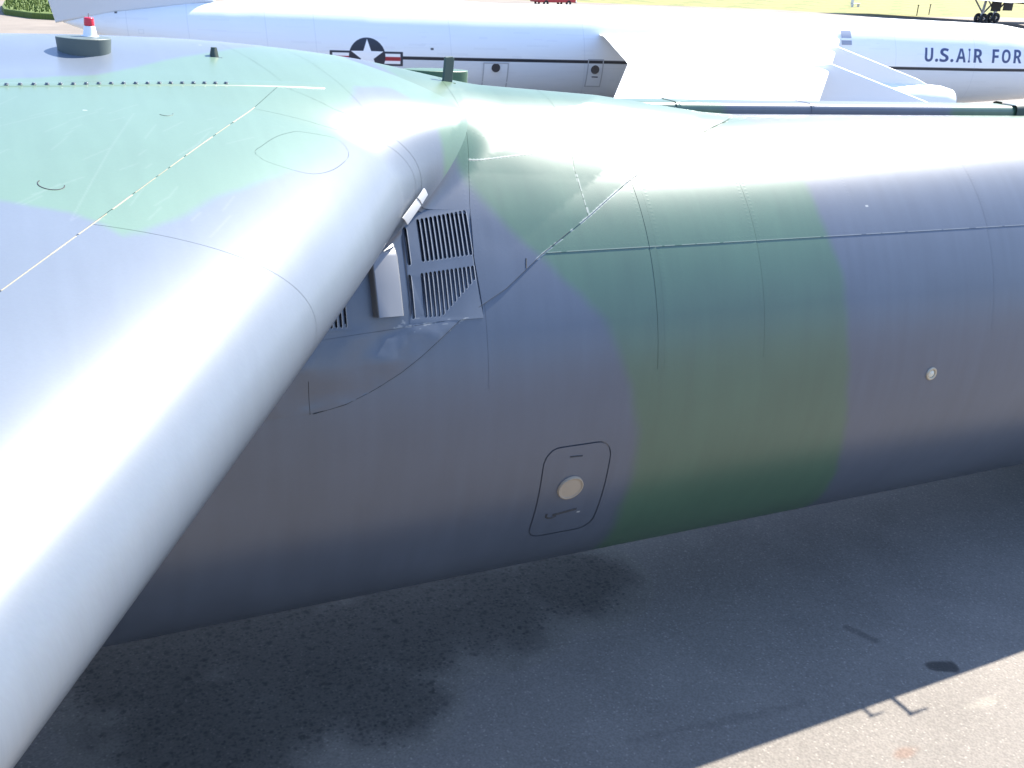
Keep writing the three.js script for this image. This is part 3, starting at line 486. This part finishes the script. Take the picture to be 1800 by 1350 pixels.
const jetTex = finish(new THREE.CanvasTexture(jc), true), jetPaint = std([1, 1, 1], 0.35, { map: jetTex }), white = std([0.8, 0.8, 0.79], 0.4), offWhite = std([0.62, 0.64, 0.65], 0.45);
const JT = lut([-8.6, -7.4, -5, -3, 0, 4, 9, 16, 22, 25, 27], [3.72, 3.98, 4.3, 4.45, 4.52, 4.55, 4.6, 4.5, 4.4, 4.0, 3.1]), JB = lut([-8.6, -8, -7.6, -5, -2, 1, 20, 25, 27], [3.66, 3.45, 3.3, 2.35, 1.8, 1.65, 1.65, 2.0, 2.9]), JW = lut([-8.6, -7, -4, 0, 3, 21, 25, 27], [0.04, 0.4, 0.8, 1.08, 1.15, 1.15, 0.8, 0.1]);
const jetSkin = (x, a, off = 0) => { const t = JT(x), b = JB(x); return [x, (t + b) / 2 + ((t - b) / 2 + off) * Math.sin(a), -1.15 + (JW(x) + off) * Math.cos(a)]; };
const jetUV = (p) => [(p[0] + 9) / 35, (p[1] - 1.4) / 3.5];
part('fuselage', gridGeo(240, 64, (u, v) => jetSkin(-8.6 + 35.6 * u, v * 2 * Math.PI), jetUV), jetPaint, jet);
function slab(z0, z1, le, te, yf, th) { return gridGeo(48, 24, (u, v) => { const z = mix(z0, z1, v), a = le(z), b = te(z), s = (1 - Math.cos(Math.abs(2 * u - 1) * Math.PI)) / 2, t = th(z); return [mix(a, b, s), yf(z) + (u < 0.5 ? 1 : -1) * t * 1.3 * (Math.sqrt(s) - s) * 1.6, z]; }); }
const jle = (z) => 15.35 - 0.58 * Math.max(z, -0.6), jte = lut([-1.2, 0.1, 0.2, 8.07, 14.7, 18], [7.1, 7.2, 7.22, 5.42, 2.92, 1.7]);
part('wing', slab(-1.15, 17.5, jle, jte, (z) => 3.78 - 0.004 * z, (z) => 0.42 - 0.014 * z), white, jet);
part('wing', slab(-1.15, -19.8, (z) => jle(-2.3 - z), (z) => jte(-2.3 - z), (z) => 3.78 + 0.004 * (z + 2.3), (z) => 0.42 + 0.014 * (z + 2.3)), white, jet);
{ // fin and tailplanes
  const s = new THREE.Shape([[-8.75, 3.7], [-7.25, 4.02], [-4.4, 4.38], [-6.2, 7.2], [-8.2, 9.2], [-9.9, 9.2]].map((p) => new THREE.Vector2(...p))), g = new THREE.ExtrudeGeometry(s, { depth: 0.14, bevelSize: 0.05, bevelThickness: 0.06, bevelSegments: 3 }); g.translate(0, 0, -1.22);
  part('tail_fin', g, offWhite, jet);
  for (const sg of [1, -1]) part('tailplane', slab(-1.15, -1.15 + sg * 4.6, (z) => -6.6 - 0.6 * Math.abs(z + 1.15), (z) => -9.0 - 0.3 * Math.abs(z + 1.15), () => 6.3, () => 0.2), offWhite, jet);
}
for (const [dx, z] of [[0, 4.2], [-2.85, 9.05]]) {              // engine pods on slanted pylons
  const sh = new THREE.Shape([[10.6, 3.72], [12.9, 3.9], [15.6, 3.06], [16.5, 2.66], [16.3, 2.3], [11.4, 2.4]].map((p) => new THREE.Vector2(...p))), g = new THREE.ExtrudeGeometry(sh, { depth: 0.22, bevelSize: 0.05, bevelThickness: 0.05, bevelSegments: 2 }); g.translate(dx, 0, z - 0.1);
  const pod = part('engine_pod', (() => { const l = new THREE.LatheGeometry([[0.3, 9.6], [0.42, 10.4], [0.56, 12], [0.58, 14], [0.55, 15.6], [0.47, 16.5], [0.38, 16.85], [0.33, 16.85], [0.3, 16.4]].map((p) => new THREE.Vector2(...p)), 32); l.rotateZ(-Math.PI / 2); l.translate(dx, 2.44, z); return l; })(), white, jet);
  part('pylon', g, white, pod);
}
const jetHatch = (x, y0, y1, hw, name) => { // hatch outline with a dark round port
  const P = (x, y) => { const t = JT(x), b = JB(x), s = clamp((y - (t + b) / 2) / ((t - b) / 2), -1, 1); return jetSkin(x, Math.asin(s), 0.012); };
  const h = part(name, gridGeo(8, 8, (u, v) => P(x - hw + 2 * hw * u, mix(y0, y1, v)), jetUV), jetPaint, jet), c = P(x, 2.75);
  const rim = (x0, x1, ya, yb) => gridGeo(4, 4, (u, v) => { const p = P(mix(x0, x1, u), mix(ya, yb, v)); p[2] += 0.006; return p; });
  part('hatch_seal', join(rim(x - hw, x - hw + 0.035, y0, y1), rim(x + hw - 0.035, x + hw, y0, y1), rim(x - hw + 0.035, x + hw - 0.035, y1 - 0.035, y1), rim(x - hw + 0.035, x + hw - 0.035, y0, y0 + 0.035)), std([0.4, 0.42, 0.44], 0.6), h);
  const d = new THREE.CylinderGeometry(0.13, 0.14, 0.04, 24); d.rotateX(Math.PI / 2); d.translate(c[0], c[1], c[2] + 0.005); part('porthole', d, std([0.02, 0.025, 0.035], 0.15), h);
  return [h, P];
};
jetHatch(3.92, 1.95, 2.9, 0.4, 'crew_hatch');
{ const [h, P] = jetHatch(7.1, 2.2, 3.06, 0.26, 'escape_hatch'), c = P(7.12, 2.52); part('handle', box(0.2, 0.035, 0.03, c[0], c[1], c[2] + 0.01, 0.01), std([0.1, 0.1, 0.11], 0.5), h); }
{ const P = (x, y) => { const t = JT(x), b = JB(x), s = (y - (t + b) / 2) / ((t - b) / 2); return jetSkin(x, Math.asin(clamp(s, -1, 1)), 0.02); };
  const v = part('vent_window', gridGeo(6, 8, (a, b) => P(15.5 + 0.36 * a, 3.66 + 0.42 * b)), std([0.3, 0.32, 0.37], 0.3), jet);
  part('window_bar', gridGeo(4, 2, (a, b) => { const p = P(15.48 + 0.4 * a, 3.79 + 0.07 * b); p[1] += 0.004; p[2] += 0.012; return p; }), white, v); }
for (const x of [2.2, 17.5]) bogie(jet, x, 1.1, -1.15, 0.5, 1.9);

// ---------- far apron ----------
const grassTex = texture(512, 512, (u, v, o) => { const e = Math.min(1, 10 * Math.min(u, 1 - u, v, 1 - v)), n = fbm(u * 9, v * 9, 4) * e + 0.5 * (1 - e), h = hash(Math.floor(u * 512), Math.floor(v * 512)), k = 0.7 + 0.6 * h; const t = sstep(0.42, 0.62, n); o[0] = mix(0.13, 0.25, t) * k; o[1] = mix(0.145, 0.2, t) * k; o[2] = mix(0.035, 0.055, t) * k; }, true);
grassTex.repeat.set(1 / 9, 1 / 9);
const grassMat = std([1, 1, 1], 0.95, { map: grassTex }), concrete = std([0.36, 0.32, 0.27], 0.9, { map: groundTex });
concrete.map = texture(512, 512, (u, v, o) => { const g = 0.85 + 0.3 * (fbm(u * 7, v * 7, 3) - 0.5) * Math.min(1, 10 * Math.min(u, 1 - u, v, 1 - v)) + 0.12 * (hash(Math.floor(u * 512), Math.floor(v * 512)) - 0.5); o[0] = 0.21 * g; o[1] = 0.175 * g; o[2] = 0.14 * g; }, true); concrete.map.repeat.set(1 / 10, 1 / 10); concrete.color.set(0xffffff);
flat([[-300, -30], [400, -30], [400, -180], [-300, -180]], -0.004, 'concrete_apron', concrete);
flat([[-300, -91], [2.7, -91], [36, -104], [56, -109], [85.7, -100], [94, -89], [115.5, -92], [400, -60], [400, -700], [-300, -700]], 0, 'grass_field', grassMat);
const turfTex = texture(256, 256, (u, v, o) => { const h = hash(Math.floor(u * 256), Math.floor(v * 256)), k = 0.6 + 0.7 * h; o[0] = 0.085 * k; o[1] = 0.125 * k; o[2] = 0.02 * k; }, true); turfTex.repeat.set(0.25, 0.25);
function mound(pts, h, name, label) {                          // a raised bed of turf with a dark soil edge
  const s = new THREE.Shape(pts.map(([x, z]) => new THREE.Vector2(x, -z))), g = new THREE.ExtrudeGeometry(s, { depth: h, bevelEnabled: true, bevelSize: 0.15, bevelThickness: 0.1, bevelSegments: 2 }); g.rotateX(-Math.PI / 2);
  const p = g.attributes.position, uv = g.attributes.uv; for (let i = 0; i < p.count; i++) uv.setXY(i, p.getX(i), p.getZ(i));
  const turf = std([1, 1, 1], 0.95, { map: turfTex }); const blades = [], N = 5200; for (let i = 0; i < N; i++) { const x = 0.8 + 14 * rnd(), z = -90 + 22 * rnd(); if (polySD(pts, x, z) > -0.05) continue; const a = rnd() * 6.3, hh = 0.1 + 0.16 * rnd(), w = 0.05; blades.push(x - w * Math.cos(a), h + 0.1, z - w * Math.sin(a), x + w * Math.cos(a), h + 0.1, z + w * Math.sin(a), x + 0.08 * (rnd() - 0.5), h + 0.1 + hh, z + 0.08 * (rnd() - 0.5)); }
  const m = tagged(part(name, plain(g), turf, scene), label, 'grass'); m.userData.kind = 'stuff';
  const b = part('grass_blades', makeGeo(blades, null, blades.flatMap((v, i) => i % 3 === 0 ? [v, blades[i + 2]] : [])), turf, m); b.userData.kind = 'stuff'; return m;
}
function tagged(o, label, category, group) { o.userData = { label, category }; if (group) o.userData.group = group; return o; }
mound([[0.83, -77.8], [0.92, -74.6], [2.5, -71.3], [4.7, -69.8], [14.4, -68.8], [14.4, -88.6], [4.8, -89], [2.8, -88.2], [1.1, -84.1]], 0.3, 'grass_patch', 'green turf island behind the tail of the white jet');

// ---------- grey jet far right ----------
{
  const o = thing('grey_jet', 'blue-grey jet on tall landing gear in the upper right corner', 'airplane', [99.5, 0, -82.3]), grey = std([0.22, 0.24, 0.27], 0.5), blue = std([0.2, 0.26, 0.36], 0.45), dark = std([0.06, 0.062, 0.07], 0.7), metal = std([0.6, 0.6, 0.6], 0.4, { metalness: 0.4 });
  const body = new THREE.LatheGeometry([[0.1, -10], [0.9, -7], [1.6, -2], [1.9, 3], [1.9, 14], [1.6, 19], [0.9, 23], [0.05, 25]].map((p) => new THREE.Vector2(...p)), 40); body.rotateZ(-Math.PI / 2); body.translate(8, 3.85, 0); part('fuselage', body, blue, o);
  for (const s of [1, -1]) part('wing', slab(s * 1, s * 13, (z) => 9 - 0.7 * Math.abs(z), (z) => -4 - 0.35 * Math.abs(z), () => 2.6, () => 0.35), grey, o);
  const fin = new THREE.ExtrudeGeometry(new THREE.Shape([[-1.5, 4.5], [4, 5.3], [-1, 10], [-3.4, 10]].map((p) => new THREE.Vector2(...p))), { depth: 0.3, bevelSize: 0.05, bevelThickness: 0.05 }); fin.translate(0, 0, -0.15); part('tail_fin', fin, grey, o);
  for (const [x, z] of [[-1, 3.2], [3.2, 1.2], [21, 0]]) {
    const g = part('landing_gear', join(rod([x, 0.5, z], [x + 0.3, 2.7, z], 0.14), rod([x, 0.9, z], [x + 1.8, 2.5, z], 0.09), rod([x, 1.2, z], [x - 1.4, 2.5, z], 0.08), rod([x, 0.55, z - 0.5], [x, 0.55, z + 0.5], 0.1)), metal, o);
    for (const s of [-0.4, 0.4]) { const w = part('wheel', new THREE.TorusGeometry(0.36, 0.19, 10, 24), dark, g); w.position.set(x, 0.55, z + s); }
    part('gear_door', box(1.5, 1.1, 0.06, x + 1.2, 1.9, z + 0.7, 0.02), dark, g);
  }
}
// ---------- small far things ----------
{
  const t = thing('red_truck', 'small red pickup parked on the far grass edge', 'truck', [54.5, 0, -97], 0.15), red = std([0.42, 0.03, 0.04], 0.35), glass = std([0.03, 0.04, 0.05], 0.1), tyre = std([0.02, 0.02, 0.02], 0.85);
  part('body', join(box(4.9, 0.55, 1.75, 0, 0.72, 0, 0.12), box(1.5, 0.25, 1.7, 1.6, 1.05, 0, 0.1), box(0.08, 0.35, 1.7, -2.4, 1.1, 0), box(2.1, 0.3, 0.08, -1.35, 1.1, 0.82), box(2.1, 0.3, 0.08, -1.35, 1.1, -0.82)), red, t);
  part('cab', box(1.7, 0.75, 1.55, 0.35, 1.35, 0, 0.2), red, t); part('window', join(box(1.2, 0.42, 0.04, 0.35, 1.45, 0.78), box(0.04, 0.42, 1.2, 1.19, 1.42, 0)), glass, t); part('bumper', box(0.14, 0.2, 1.7, 2.5, 0.5, 0), std([0.7, 0.7, 0.7], 0.3, { metalness: 0.7 }), t);
  for (const x of [-1.5, 1.5]) for (const z of [-0.8, 0.8]) { const w = part('wheel', new THREE.TorusGeometry(0.24, 0.11, 10, 20), tyre, t); w.position.set(x, 0.35, z); }
}
{
  const t = thing('bench', 'small white bench at the edge of the far yellow grass', 'bench', [108.7, 0, -109.8], 0.1), w = std([0.7, 0.7, 0.68], 0.6);
  part('seat', box(1.5, 0.08, 0.45, 0, 0.45, 0), w, t); part('backrest', box(0.1, 0.9, 0.45, -0.7, 0.7, 0), w, t); for (const x of [-0.6, 0.6]) part('leg', box(0.08, 0.42, 0.4, x, 0.21, 0), w, t);
}
{
  const p = thing('marker_post', 'left one of two thin dark posts in the far yellow grass', 'post', [102.1, 0, -91.9]);
  const q = std([0.06, 0.06, 0.06], 0.7); part('post', rod([0, 0, 0], [0, 1.2, 0], 0.06), q, p); part('cap', box(0.16, 0.08, 0.16, 0, 1.22, 0), q, p);
  const c = p.clone(); c.name = numbered('marker_post'); c.position.set(106.6, 0, -94.3); c.userData = { label: 'right one of two thin dark posts in the far yellow grass', category: 'post' }; scene.add(c);
}
camera.updateProjectionMatrix();
renderer.render(scene, camera);
